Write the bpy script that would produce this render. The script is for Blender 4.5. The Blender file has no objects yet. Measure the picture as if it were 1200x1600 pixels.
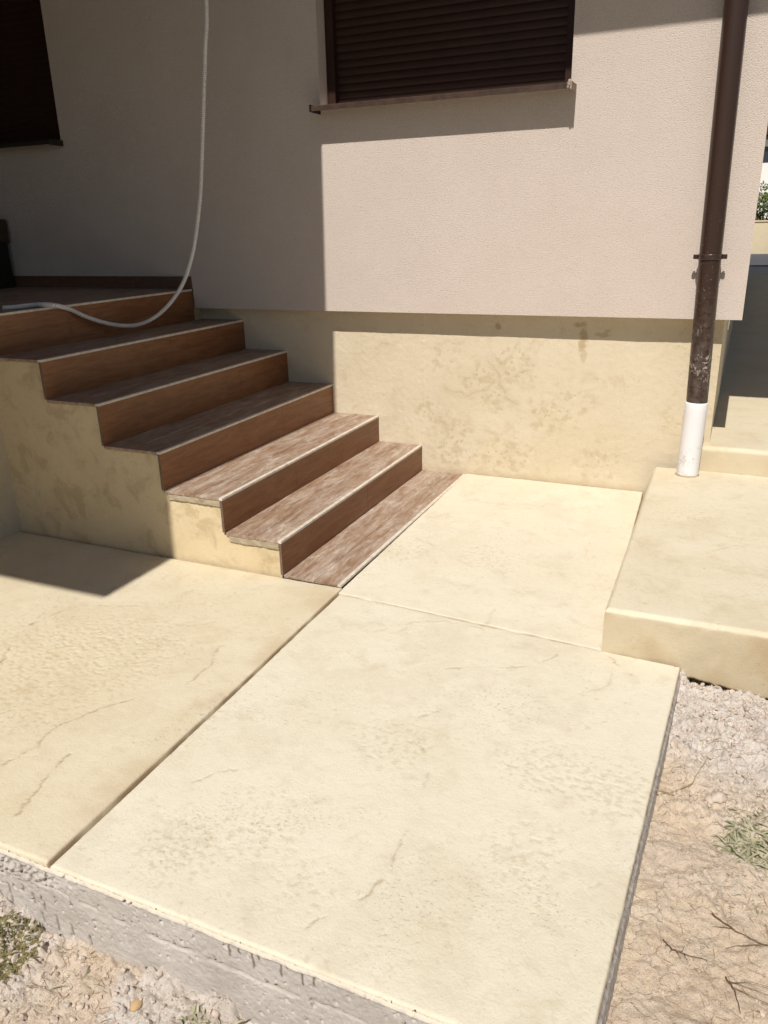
import bpy, bmesh, math, random
import numpy as np
from mathutils import Vector, Matrix
random.seed(7); rng = np.random.default_rng(11)
S = bpy.context.scene; C = S.collection

# ------------------------------------------------------------------ camera
cd = bpy.data.cameras.new('camera'); cam = bpy.data.objects.new('camera', cd); C.objects.link(cam)
M = Matrix(((0.91426134, -0.11915558, 0.38720557), (0.40450226, 0.32146044, -0.8561782), (-0.02245287, 0.93939615, 0.34209755)))
cam.matrix_world = Matrix.Translation((1.6069, -4.1151, 1.3621)) @ M.to_4x4()
cd.sensor_fit = 'VERTICAL'; cd.sensor_height = 36; cd.sensor_width = 27; cd.lens = 1224.3 * 36 / 1600
cd.clip_start = 0.05; cd.clip_end = 2000
S.camera = cam
# ------------------------------------------------------------------ light
COT = 1 / 1.38; DX = 0.023
d = Vector((-DX, COT, -1.0)).normalized()              # direction in which the sunlight travels
sl = bpy.data.lights.new('sun', 'SUN'); sun = bpy.data.objects.new('sun', sl); C.objects.link(sun)
sl.energy = 5.0; sl.angle = math.radians(0.53); sl.color = (1.0, 0.95, 0.87)
sun.rotation_euler = d.to_track_quat('-Z', 'Y').to_euler(); sun.location = (0, -10, 12)
w = bpy.data.worlds.new("World"); S.world = w; w.use_nodes = True
nt = w.node_tree; sky = nt.nodes.new('ShaderNodeTexSky'); sky.sky_type = 'NISHITA'; sky.sun_disc = False
sky.sun_elevation = math.atan(1.38); sky.sun_rotation = math.atan2(DX, -COT)
bg = nt.nodes['Background']; nt.links.new(sky.outputs[0], bg.inputs[0]); bg.inputs[1].default_value = 0.05
S.view_settings.view_transform = 'Standard'; S.view_settings.look = 'None'
S.view_settings.gamma = 1.0; S.view_settings.exposure = 0.0
S.cycles.max_bounces = 8; S.cycles.diffuse_bounces = 5

# ------------------------------------------------------------------ noise in numpy
def pn(x, y, seed=0):
    r = np.random.default_rng(seed); P = r.permutation(512); A = r.uniform(0, 2 * np.pi, 512); gx, gy = np.cos(A), np.sin(A)
    xi = np.floor(x).astype(int); yi = np.floor(y).astype(int); xf = x - xi; yf = y - yi
    def g(i, j, a, b):
        h = P[(P[(xi + i) & 511] + yi + j) & 511]; return gx[h] * a + gy[h] * b
    u = xf * xf * xf * (xf * (xf * 6 - 15) + 10); v = yf * yf * yf * (yf * (yf * 6 - 15) + 10)
    a = g(0, 0, xf, yf); b = g(1, 0, xf - 1, yf); c = g(0, 1, xf, yf - 1); e = g(1, 1, xf - 1, yf - 1)
    return ((a + u * (b - a)) * (1 - v) + (c + u * (e - c)) * v) * 1.5
def fbm(x, y, f, o=4, seed=0, gain=.5):
    s = 0; a = 1
    for k in range(o): s = s + a * pn(x * f, y * f, seed + k * 17); f *= 2.03; a *= gain
    return s
def cell(x, y, f, seed=0):                                # F1 distance, F2-F1 and cell value
    x = x * f; y = y * f; xi = np.floor(x).astype(int); yi = np.floor(y).astype(int)
    r = np.random.default_rng(seed); T = r.random((3, 256, 256))
    b1 = np.full(x.shape, 9.); b2 = np.full(x.shape, 9.); val = np.zeros(x.shape)
    for i in (-1, 0, 1):
        for j in (-1, 0, 1):
            cx, cy = xi + i, yi + j; a, b = cx & 255, cy & 255
            dd = np.hypot(cx + T[0, a, b] - x, cy + T[1, a, b] - y)
            m = dd < b1; b2 = np.where(m, b1, np.minimum(b2, dd)); val = np.where(m, T[2, a, b], val); b1 = np.where(m, dd, b1)
    return b1, b2 - b1, val
def ss(a, b, x): t = np.clip((x - a) / (b - a), 0, 1); return t * t * (3 - 2 * t)
def polydist(X, Y, pts):
    m = np.full(X.shape, 9.)
    for (x0, y0), (x1, y1) in zip(pts[:-1], pts[1:]):
        dx, dy = x1 - x0, y1 - y0; t = np.clip(((X - x0) * dx + (Y - y0) * dy) / (dx * dx + dy * dy), 0, 1)
        m = np.minimum(m, np.hypot(X - x0 - t * dx, Y - y0 - t * dy))
    return m

# ------------------------------------------------------------------ materials
class NT:
    def __init__(s, name, rough=.8, spec=.3):
        s.m = bpy.data.materials.new(name); s.m.use_nodes = True; s.t = s.m.node_tree; s.b = s.t.nodes['Principled BSDF']
        s.b.inputs['Roughness'].default_value = rough; s.b.inputs['Specular IOR Level'].default_value = spec
        s.co = s.n('ShaderNodeTexCoord').outputs['Object']
    def n(s, k): return s.t.nodes.new(k)
    def l(s, a, b): s.t.links.new(a, b)
    def map(s, sc): m = s.n('ShaderNodeMapping'); m.inputs['Scale'].default_value = sc; s.l(s.co, m.inputs[0]); return m.outputs[0]
    def noise(s, scale, detail=4, rough=.55, co=None, dist=0):
        x = s.n('ShaderNodeTexNoise'); x.inputs['Scale'].default_value = scale; x.inputs['Detail'].default_value = detail
        x.inputs['Roughness'].default_value = rough; x.inputs['Distortion'].default_value = dist; s.l(co or s.co, x.inputs['Vector']); return x.outputs['Fac']
    def voro(s, scale, feat='F1', co=None):
        x = s.n('ShaderNodeTexVoronoi'); x.feature = feat; x.inputs['Scale'].default_value = scale; s.l(co or s.co, x.inputs['Vector']); return x.outputs['Distance']
    def ramp(s, f, a, b, va=0., vb=1.):
        x = s.n('ShaderNodeMapRange'); x.interpolation_type = 'SMOOTHSTEP'; s.l(f, x.inputs[0])
        for i, v in enumerate((a, b, va, vb)): x.inputs[i + 1].default_value = v
        return x.outputs[0]
    def math(s, op, a, b):
        x = s.n('ShaderNodeMath'); x.operation = op; x.use_clamp = False
        for i, v in enumerate((a, b)):
            if isinstance(v, (int, float)): x.inputs[i].default_value = v
            else: s.l(v, x.inputs[i])
        return x.outputs[0]
    def mix(s, f, a, b):
        x = s.n('ShaderNodeMix'); x.data_type = 'RGBA'
        for i, v in ((0, f), (6, a), (7, b)):
            if isinstance(v, (int, float)): x.inputs[i].default_value = v
            elif isinstance(v, tuple): x.inputs[i].default_value = (*v, 1)
            else: s.l(v, x.inputs[i])
        return x.outputs[2]
    def attr(s, name): x = s.n('ShaderNodeAttribute'); x.attribute_name = name; return x.outputs['Fac']
    def col(s, c):
        if isinstance(c, tuple): s.b.inputs['Base Color'].default_value = (*c, 1)
        else: s.l(c, s.b.inputs['Base Color'])
        return s
    def rgh(s, f): s.l(f, s.b.inputs['Roughness']); return s
    def bump(s, h, dist=.002, st=1.):
        x = s.n('ShaderNodeBump'); x.inputs['Distance'].default_value = dist; x.inputs['Strength'].default_value = st; s.l(h, x.inputs['Height'])
        if getattr(s, 'bn', None): s.l(s.bn, x.inputs['Normal'])
        s.bn = x.outputs[0]; s.l(s.bn, s.b.inputs['Normal']); return s

def stamped(name, base, dark, brown, rough=.62):
    m = NT(name, rough, .25)
    c = m.mix(m.ramp(m.noise(2.2, 5, .6), .38, .68), base, dark)
    c = m.mix(m.math('MULTIPLY', m.ramp(m.noise(9, 5, .65, dist=.6), .52, .75), .35), c, brown)
    c = m.mix(m.math('MULTIPLY', m.ramp(m.noise(70, 3, .6), .56, .76), .22), c, brown)
    c = m.mix(m.math('MULTIPLY', m.ramp(m.noise(16, 8, .78, dist=1.2), .56, .66), .20), c, brown)
    sp = m.math('MULTIPLY', m.ramp(m.noise(240, 2, .5), .68, .76), .55)
    c = m.mix(sp, c, (.22, .16, .09))
    cl = m.ramp(m.noise(3.0, 3, .6), .48, .66)
    sp2 = m.math('MULTIPLY', m.math('MULTIPLY', m.ramp(m.noise(85, 6, .72, m.map((1, 1.5, 1))), .57, .63), cl), .32)
    c = m.mix(sp2, c, tuple(v * .72 for v in brown))
    sp3 = m.math('MULTIPLY', m.ramp(m.voro(38), .075, .03), m.ramp(m.noise(11, 2, .5), .5, .6)); c = m.mix(m.math('MULTIPLY', sp3, .55), c, (.24, .17, .10))
    c = m.mix(m.attr('tint'), c, brown)
    c = m.mix(m.attr('line'), c, (.26, .17, .09))
    m.col(c); m.bump(m.noise(22, 8, .72), .006, .34); m.bump(m.noise(130, 5, .7), .0022, .6); m.bump(m.ramp(sp2, 0, .38, 1, 0), .0012, .6)
    return m.m
M_slab = stamped('cream_stamped_concrete', (.675, .62, .50), (.65, .59, .46), (.47, .38, .26))
M_left = stamped('tan_stamped_concrete', (.64, .57, .43), (.605, .525, .375), (.48, .365, .23))
M_block = stamped('raised_path_concrete', (.65, .585, .45), (.61, .54, .40), (.44, .335, .20))
M_plinth = stamped('yellow_plinth_render', (.62, .535, .40), (.595, .505, .36), (.43, .33, .20), .8)
M_stair = stamped('stair_side_render', (.655, .54, .35), (.61, .49, .31), (.36, .28, .17), .8)
def restain(mat):
    t = mat.node_tree; b = t.nodes['Principled BSDF']; src = b.inputs['Base Color'].links[0].from_socket
    n = t.nodes.new('ShaderNodeTexNoise'); n.inputs['Scale'].default_value = 7; n.inputs['Detail'].default_value = 8; n.inputs['Roughness'].default_value = .62; n.inputs['Distortion'].default_value = .4
    tc = t.nodes.new('ShaderNodeTexCoord'); t.links.new(tc.outputs['Object'], n.inputs['Vector'])
    mr = t.nodes.new('ShaderNodeMapRange'); mr.interpolation_type = 'SMOOTHSTEP'; mr.inputs[1].default_value = .5; mr.inputs[2].default_value = .63; mr.inputs[3].default_value = 0; mr.inputs[4].default_value = .5; t.links.new(n.outputs['Fac'], mr.inputs[0])
    x = t.nodes.new('ShaderNodeMix'); x.data_type = 'RGBA'; t.links.new(mr.outputs[0], x.inputs[0]); t.links.new(src, x.inputs[6]); x.inputs[7].default_value = (.40, .295, .17, 1); t.links.new(x.outputs[2], b.inputs['Base Color'])
restain(M_stair)

m = NT('beige_facade_render', .9, .15)
c = m.mix(m.ramp(m.noise(3, 5, .6), .35, .7), (.635, .545, .487), (.61, .52, .462))
c = m.mix(m.math('MULTIPLY', m.ramp(m.noise(190, 3, .6), .53, .66), .55), c, (.38, .30, .24)); m.col(c)
m.bump(m.noise(200, 3, .65), .005, .85); m.bump(m.voro(260), .002, .5); M_fac = m.m

def tile(name, a, b, dustc, dlo, dhi, damt, rough):
    m = NT(name, rough, .45); g = m.map((9, 1.1, 9)); g2 = m.map((60, 3, 60))
    c = m.mix(m.ramp(m.noise(4, 6, .65, g, 1.2), .3, .7), a, b)
    c = m.mix(m.math('MULTIPLY', m.ramp(m.noise(6, 5, .7, g2, .5), .5, .72), .45), c, tuple(v * .45 for v in a))
    du = m.math('MULTIPLY', m.ramp(m.noise(3.2, 9, .8, m.map((7, 1.3, 7)), .4), dlo, dhi), damt)
    st = m.math('MULTIPLY', m.ramp(m.noise(9, 5, .75, m.map((22, 3, 22)), 1.2), .44, .64), .7)
    du2 = m.math('MULTIPLY', du, st); du = m.math('ADD', m.math('MULTIPLY', du, .6), du2)
    sc = m.math('MULTIPLY', m.ramp(m.noise(3.5, 8, .75, None, 3.5), .58, .62), damt * .22)
    du = m.math('ADD', du, sc)
    c = m.mix(m.math('MINIMUM', du, 1.), c, dustc); m.col(c); m.rgh(m.ramp(du, 0, .8, rough, .95)); m.bump(m.noise(5, 5, .6, g2), .0008, .4)
    return m.m
M_tread = tile('dusty_wood_look_tile', (.19, .102, .055), (.325, .21, .135), (.64, .57, .50), .36, .78, .85, .5)
M_riser = tile('brown_wood_look_riser_tile', (.18, .064, .020), (.265, .115, .044), (.5, .4, .32), .55, .85, .16, .42)
M_dark_tile = tile('dark_wood_look_skirting_tile', (.11, .055, .03), (.15, .08, .045), (.4, .33, .28), .55, .8, .3, .5)

def simple(name, col, rough=.5, spec=.5, var=.15, sc=14, bumpd=0):
    m = NT(name, rough, spec)
    m.col(m.mix(m.ramp(m.noise(sc, 5, .6), .35, .7), col, tuple(v * (1 - var) for v in col)))
    if bumpd: m.bump(m.noise(sc * 8, 4, .6), bumpd, .6)
    return m.m
M_trim = simple('cream_nosing_trim', (.68, .61, .52), .45, .4, .25, 30, .0006)
M_edge = simple('brown_edge_trim', (.17, .115, .08), .5, .4, .3, 30)
M_mortar = simple('grey_mortar', (.43, .36, .255), .95, .1, .3, 22, .004)
M_shut = simple('dark_brown_shutter_enamel', (.034, .014, .0095), .5, .25, .15, 8)
M_sill = simple('taupe_sill_metal', (.065, .038, .026), .45, .4, .4, 25)
M_blk = simple('black_plastic', (.015, .012, .011), .5, .4)
M_cap = simple('dusty_beige_end_cap', (.38, .30, .24), .7, .2, .4, 60, .002)
M_conduit = simple('grey_white_conduit', (.72, .69, .67), .5, .4, .06)
M_ceiling = simple('dark_low_bounce_boards', (.10, .065, .04), .7, .2)  # unseen roof underside, made brown to cut bounced light in the porch
M_roof = simple('terracotta_roof_tile', (.35, .14, .08), .85, .2, .3)
M_box = simple('dark_box_panel', (.028, .022, .016), .6, .3)
M_lid = simple('brown_box_lid', (.07, .048, .026), .6, .3)
M_asph = simple('asphalt', (.10, .10, .108), .9, .2, .3, 40, .003)
M_gwall = simple('cream_garden_wall_paint', (.62, .53, .37), .85, .2, .06, 4)
M_white = simple('white_render', (.78, .77, .75), .8, .2, .05)
M_wing = simple('dark_unseen_wing_render', (.20, .16, .13), .9, .1, .1)  # wall render darkened to keep the porch shade deep

m = NT('brown_pipe_enamel', .28, .5)
px = m.n('ShaderNodeSeparateXYZ'); m.l(m.co, px.inputs[0])
band = m.math('MULTIPLY', m.ramp(px.outputs[2], .50, .62), m.ramp(px.outputs[2], .95, .78))
sm = m.math('MULTIPLY', m.math('MULTIPLY', m.ramp(m.noise(15, 7, .75, m.map((1, 1, .6)), 4.5), .53, .58), m.ramp(m.noise(15, 7, .75, m.map((1, 1, .6)), 4.5), .66, .60)), band)
spk = m.math('MULTIPLY', m.ramp(m.noise(190, 2, .5), .70, .76), m.ramp(px.outputs[2], 1.9, .9))
sm = m.math('MULTIPLY', sm, m.ramp(m.noise(9, 3, .6), .47, .60)); dust = m.math('MAXIMUM', sm, spk)
lowd = m.math('MULTIPLY', m.ramp(px.outputs[2], 1.25, .55), m.ramp(m.noise(30, 5, .7), .35, .7))
c = m.mix(m.math('MULTIPLY', lowd, .22), (.040, .021, .015), (.26, .21, .18)); c = m.mix(m.math('MULTIPLY', dust, .75), c, (.52, .46, .42))
m.col(c); m.rgh(m.ramp(m.math('ADD', dust, lowd), 0, .8, .26, .8)); M_pipe = m.m
m = NT('white_pvc_pipe', .45, .4)
px = m.n('ShaderNodeSeparateXYZ'); m.l(m.co, px.inputs[0])
f = m.math('MULTIPLY', m.ramp(m.noise(38, 5, .7, None, 1), .52, .62), m.ramp(px.outputs[2], .40, .19))
m.col(m.mix(m.math('MULTIPLY', f, .7), (.74, .72, .73), (.36, .31, .26))); m.bump(m.noise(30, 5, .6), .003, .3); M_pvc = m.m

m = NT('raw_grey_concrete', .95, .1)
c = m.mix(m.ramp(m.noise(7, 6, .65), .3, .7), (.53, .49, .45), (.43, .39, .35))
c = m.mix(m.math('MULTIPLY', m.ramp(m.noise(45, 4, .65), .5, .7), .5), c, (.50, .45, .40))
c = m.mix(m.math('MULTIPLY', m.ramp(m.noise(160, 3, .6), .6, .72), .45), c, (.2, .17, .14))
c = m.mix(m.attr('coat'), c, (.66, .58, .46)); c = m.mix(m.attr('wet_dark'), c, (.16, .125, .095))
m.col(c); m.bump(m.noise(110, 6, .7), .0032, .7); M_conc = m.m

m = NT('dry_clay_soil', .95, .08)
wv = m.attr('white')
c = m.mix(m.ramp(m.noise(5, 6, .65), .35, .65), (.76, .63, .49), (.70, .55, .405))
c2 = m.mix(m.ramp(m.noise(14, 5, .7), .35, .65), (.78, .705, .64), (.66, .58, .51))
c = m.mix(wv, c, c2)
c = m.mix(m.math('MULTIPLY', m.ramp(m.noise(90, 4, .7), .52, .68), .5), c, (.36, .245, .155))
c = m.mix(m.math('MULTIPLY', m.ramp(m.noise(200, 2, .6), .64, .72), .7), c, (.2, .13, .08))
c = m.mix(m.math('MULTIPLY', m.ramp(m.noise(130, 2, .6), .66, .72), .5), c, (.72, .64, .56))
ck = m.ramp(m.voro(13, 'DISTANCE_TO_EDGE', None), 0, .018, 1, 0)
wn = m.n('ShaderNodeMixRGB'); wn.inputs[0].default_value = .06
nn = m.n('ShaderNodeTexNoise'); nn.inputs['Scale'].default_value = 22; nn.inputs['Detail'].default_value = 5; m.l(m.co, nn.inputs[0]); m.l(m.co, wn.inputs[1]); m.l(nn.outputs['Color'], wn.inputs[2])
ck = m.ramp(m.voro(11, 'DISTANCE_TO_EDGE', wn.outputs[0]), 0, .018, 1, 0); ck = m.math('MULTIPLY', ck, m.ramp(m.noise(6, 2, .5), .45, .58))
c = m.mix(m.math('MULTIPLY', ck, .14), c, (.34, .24, .16)); c = m.mix(m.attr('grass'), c, (.075, .085, .035)); m.col(c)  # far unseen ground turned dark green to cut bounced light
m.bump(m.noise(60, 9, .78), .014, .8); m.bump(m.noise(260, 4, .7), .003, .8); m.bump(m.ramp(ck, 0, 1, 1, 0), .004, .8); M_soil = m.m

def leafm(name, a, b, rough=.6):
    m = NT(name, rough, .3); r = m.n('ShaderNodeObjectInfo'); m.col(m.mix(m.ramp(m.noise(35, 3, .6), .35, .65), a, b)); return m.m
M_leaf = leafm('grey_green_weed', (.22, .215, .125), (.40, .375, .25))
M_dry = leafm('dry_straw', (.42, .32, .19), (.30, .21, .12))
M_twig = leafm('dark_twig', (.20, .13, .08), (.12, .075, .045))
M_moss = leafm('olive_moss', (.13, .115, .04), (.26, .22, .10))
M_shrub = leafm('shrub_leaf', (.06, .09, .022), (.13, .16, .045))
M_tree = leafm('dark_tree_leaf', (.03, .045, .015), (.06, .075, .03))
M_stone = simple('tan_pebble', (.50, .34, .19), .8, .2, .25, 30, .002)
M_clod = simple('pale_soil_clod', (.60, .50, .42), .95, .1, .25, 50, .004)
m = NT('dark_window_glass', .08, .6); m.col((.03, .035, .045)); M_glass = m.m

# ------------------------------------------------------------------ mesh helpers
def link(name, me, mat, parent=None, smooth=False):
    me.materials.clear(); me.materials.append(mat)
    if smooth: me.polygons.foreach_set('use_smooth', [True] * len(me.polygons))
    o = bpy.data.objects.new(name, me); C.objects.link(o)
    if parent: o.parent = parent
    return o
def obj(name, bm, mat, parent=None, smooth=False):
    me = bpy.data.meshes.new(name); bm.normal_update(); bm.to_mesh(me); bm.free(); return link(name, me, mat, parent, smooth)
def thing(name, label, cat, group=None, loc=(0, 0, 0)):
    o = bpy.data.objects.new(name, None); C.objects.link(o); o.location = loc; o.empty_display_size = .1; return tag(o, label, cat, group)
def tag(o, label, cat, group=None):
    o['label'] = label; o['category'] = cat
    if group: o['group'] = group
    return o
def struct(o, label=None):
    o['kind'] = 'structure'
    if label: o['label'] = label
    return o
def box(bm, x0, x1, y0, y1, z0, z1, bev=0):
    r = bmesh.ops.create_cube(bm, size=1, matrix=Matrix.Translation(((x0 + x1) / 2, (y0 + y1) / 2, (z0 + z1) / 2)) @ Matrix.Diagonal((x1 - x0, y1 - y0, z1 - z0, 1)))
    if bev:
        es = list({e for v in r['verts'] for e in v.link_edges}); bmesh.ops.bevel(bm, geom=es, offset=bev, segments=2, affect='EDGES', profile=.6)
    return bm
def BX(*a, bev=0): return box(bmesh.new(), *a, bev=bev)
def tube(bm, pts, rad, seg=12, caps=True):
    pts = [Vector(p) for p in pts]; rad = rad if hasattr(rad, '__len__') else [rad] * len(pts); rings = []
    up = Vector((.3, .9, .1)).normalized(); pu = None
    for i, p in enumerate(pts):
        t = (pts[min(i + 1, len(pts) - 1)] - pts[max(i - 1, 0)]).normalized()
        if pu is None: pu = (up - up.dot(t) * t).normalized()
        pu = (pu - pu.dot(t) * t).normalized(); q = t.cross(pu)
        rings.append([bm.verts.new(p + rad[i] * (math.cos(a) * pu + math.sin(a) * q)) for a in (2 * math.pi * k / seg for k in range(seg))])
    for a, b in zip(rings[:-1], rings[1:]):
        for k in range(seg): bm.faces.new((a[k], b[k], b[(k + 1) % seg], a[(k + 1) % seg]))
    if caps: bm.faces.new(rings[0]); bm.faces.new(rings[-1][::-1])
    return bm
def grid(name, P, mat, parent=None, attrs=None, keep=None):
    """P: (n,m,3) array of points -> one mesh; attrs: name -> (n,m)"""
    n, k, _ = P.shape; idx = np.arange(n * k).reshape(n, k)
    q = np.stack([idx[:-1, :-1], idx[1:, :-1], idx[1:, 1:], idx[:-1, 1:]], -1).reshape(-1, 4)
    if keep is not None: q = q[keep.reshape(-1)]
    me = bpy.data.meshes.new(name); me.vertices.add(n * k); me.vertices.foreach_set('co', P.reshape(-1).astype(np.float32))
    me.loops.add(q.size); me.loops.foreach_set('vertex_index', q.reshape(-1).astype(np.int32))
    me.polygons.add(len(q)); me.polygons.foreach_set('loop_start', np.arange(0, q.size, 4, dtype=np.int32))
    me.update(calc_edges=True); me.validate()
    for a, v in (attrs or {}).items():
        at = me.attributes.new(a, 'FLOAT', 'POINT'); at.data.foreach_set('value', np.clip(v, 0, 1).reshape(-1).astype(np.float32))
    return link(name, me, mat, parent, True)

# ------------------------------------------------------------------ paving slabs (relief modelled)
def relief(X, Y, lines, pits, seed, amp=1.0):
    z = amp * (.0030 * fbm(X, Y, 1.6, 2, seed) + .00055 * fbm(X, Y, 14, 5, seed + 5, .62))
    tint = .16 * ss(.05, .7, fbm(X, Y, 3.1, 6, seed + 3, .66)); line = np.zeros(X.shape)
    wx = X + .010 * fbm(X, Y, 16, 4, seed + 40, .65); wy = Y + .010 * fbm(X, Y, 16, 4, seed + 50, .65)
    for i, (pts, s) in enumerate(lines):
        dd = polydist(wx, wy, pts); br = ss(-.35, .15, pn(X * 13, Y * 13, seed + i))
        wd = .0028 * (1 + .8 * pn(X * 30, Y * 30, seed + 9 + i))
        k = np.exp(-(dd / wd) ** 2) * br * s
        z -= .0030 * k; line = np.maximum(line, .72 * k)
        side = np.exp(-(dd / .03) ** 2) * s
        tint = np.maximum(tint, .22 * side * ss(-.2, .5, pn(X * 9, Y * 9, seed + 60)))
    for (cx, cy, r, s) in pits:
        mk = np.exp(-((X - cx) ** 2 + (Y - cy) ** 2) / r ** 2) * s
        n1 = fbm(X + .3 * Y, Y * 1.5, 44, 4, seed + 70, .62)
        p = ss(.34, .70, n1 + .5 * mk - .12) * ss(.04, .45, mk)
        z -= .0009 * p; tint = np.maximum(tint, .42 * p)
        z += .0005 * mk * fbm(X, Y, 40, 4, seed + 21, .6)
    n2 = fbm(X, Y, 48, 3, seed + 90); p = ss(.60, .85, n2) * ss(-.1, .3, pn(X * 4, Y * 4, seed + 2)); z -= .0009 * p; tint = np.maximum(tint, .40 * p)
    return z, tint, line
def slab(name, q, mat, zf, lines, pits, seed, res=.005, skirt=.05, round_=.0045, flare=0., rims=None, label=None):
    """q = corners (x,y) SW, SE, NE, NW"""
    q = [np.array(c, float) for c in q]
    nu = int(max(np.linalg.norm(q[1] - q[0]), np.linalg.norm(q[2] - q[3])) / res); nv = int(max(np.linalg.norm(q[3] - q[0]), np.linalg.norm(q[2] - q[1])) / res)
    u = np.linspace(0, 1, nu + 1); v = np.linspace(0, 1, nv + 1); U, V = np.meshgrid(u, v, indexing='ij')
    P2 = ((1 - U) * (1 - V))[..., None] * q[0] + (U * (1 - V))[..., None] * q[1] + (U * V)[..., None] * q[2] + ((1 - U) * V)[..., None] * q[3]
    X, Y = P2[..., 0], P2[..., 1]
    z, tint, line = relief(X, Y, lines, pits, seed)
    L_, R_, B_, T_ = U * nu * res, (1 - U) * nu * res, V * nv * res, (1 - V) * nv * res
    e = np.minimum.reduce([L_, R_, B_, T_]) + .0025 * fbm(X, Y, 30, 3, seed + 33)
    z = z - .005 * (1 - ss(0, round_, e)) - .0008 * (1 - ss(0, .03, e))
    line = np.maximum(line, .75 * (1 - ss(.0006, .0042, np.minimum.reduce([L_, R_, T_, B_ + .1 * (seed < 300)]))) * ss(-.9, .2, pn(X * 11, Y * 11, 6)))
    if rims is not None: tint = np.maximum(tint, rims(L_, R_, B_, T_, X, Y))
    Z = zf(X, Y) + z
    # outer ring for the sides
    P = np.stack([X, Y, Z], -1)
    pad = lambda A: np.pad(A, 1, mode='edge')
    PX, PY, PZ = pad(X), pad(Y), pad(Z)
    PZ2 = PZ.copy(); m_ = np.zeros(PX.shape, bool); m_[0] = m_[-1] = True; m_[:, 0] = m_[:, -1] = True
    PZ2[m_] -= skirt
    o = grid(name, np.stack([PX, PY, PZ2], -1), mat, None, {'tint': pad(tint), 'line': pad(line)})
    return struct(o, label)

Llines = [([(-0.522, -2.557), (-0.585, -2.47), (-0.632, -2.392)], 1), ([(-0.665, -2.302), (-0.658, -2.218), (-0.637, -2.125), (-0.528, -2.07), (-0.394, -2.024)], .7),
 ([(0.132, -2.4), (0.129, -2.276), (0.082, -2.134)], .75), ([(-.093, -2.935), (-.066, -2.827), (-0.082, -2.776), (-0.078, -2.731), (-0.056, -2.664), (0.025, -2.532)], .9),
 ([(0.107, -3.052), (0.077, -2.962), (0.041, -2.826)], .95), ([(-0.454, -1.857), (-0.406, -1.753), (-0.375, -1.707)], .4), ([(0.05, -1.9), (-.05, -2.05), (-.2, -2.1)], .35)]
Flines = [([(0.917, -2.386), (0.985, -2.48), (0.998, -2.531), (1.02, -2.627), (1.031, -2.718), (1.02, -2.79), (1.028, -2.84)], .6), ([(0.436, -2.788), (0.46, -2.737), (0.511, -2.693)], .7),
 ([(0.868, -2.003), (0.98, -1.945), (1.133, -1.876), (1.173, -1.771)], .6), ([(0.934, -3.063), (0.964, -3.007), (1.005, -2.966), (1.027, -2.88)], .8), ([(1.335, -1.73), (1.429, -1.82)], .8),
 ([(1.281, -1.997), (1.355, -1.918), (1.373, -1.843)], .35), ([(0.884, -2.301), (0.91, -2.238), (0.971, -2.178)], .7), ([(0.547, -1.851), (0.592, -1.781), (0.744, -1.69), (0.894, -1.70)], .45), ([(1.443, -2.765), (1.478, -2.693), (1.468, -2.657)], .3)]
Mlines = [([(0.318, -0.983), (0.47, -1.05), (0.705, -1.222)], .5), ([(0.4, -0.40), (0.522, -0.434), (0.76, -0.449)], .35), ([(0.902, -1.68), (0.891, -1.611), (0.891, -1.528)], .3), ([(.95, -.6), (1.1, -.75), (1.12, -.95)], .3)]
def zmid(X, Y): return np.where(Y > -1.6, .023 * (Y + 1.6) / 1.6, 0)
def rimL(L_, R_, B_, T_, X, Y): return .55 * (1 - ss(.0, .11, R_ + .03 * fbm(X, Y, 12, 3, 77))) * ss(-.6, .3, pn(X * 5, Y * 5, 3))
slab('pavement', [(-1.60, -3.150), (0.298, -3.146), (0.2765, -1.592), (-1.60, -1.592)], M_left, lambda X, Y: .006 + 0 * X, Llines,
     [(-.31, -2.54, .28, .9), (-.3, -2.26, .22, .9), (-.55, -2.36, .25, .8), (-.1, -2.3, .2, .5)], 101, rims=rimL, label='tan stamped concrete paving left of the long diagonal joint')
slab('pavement', [(0.303, -3.146), (1.517, -3.146), (1.563, -1.712), (0.2815, -1.634)], M_slab, lambda X, Y: 0 * X, Flines,
     [(1.438, -2.391, .11, 1.1), (1.27, -2.378, .12, .8), (.864, -2.424, .12, .7), (.553, -2.994, .1, 1.), (.687, -2.87, .13, .6), (1.297, -2.686, .12, .6), (.877, -2.96, .1, .5)], 203, label='large cream stamped concrete slab in the foreground')
slab('pavement', [(0.2695, -1.630), (1.309, -1.694), (1.245, -0.002), (0.2680, -0.002)], M_slab, zmid, Mlines,
     [(.716, -1.073, .15, .6), (.35, -1.15, .15, .7)], 305, label='cream concrete slab between the stairs and the raised path')
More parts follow.
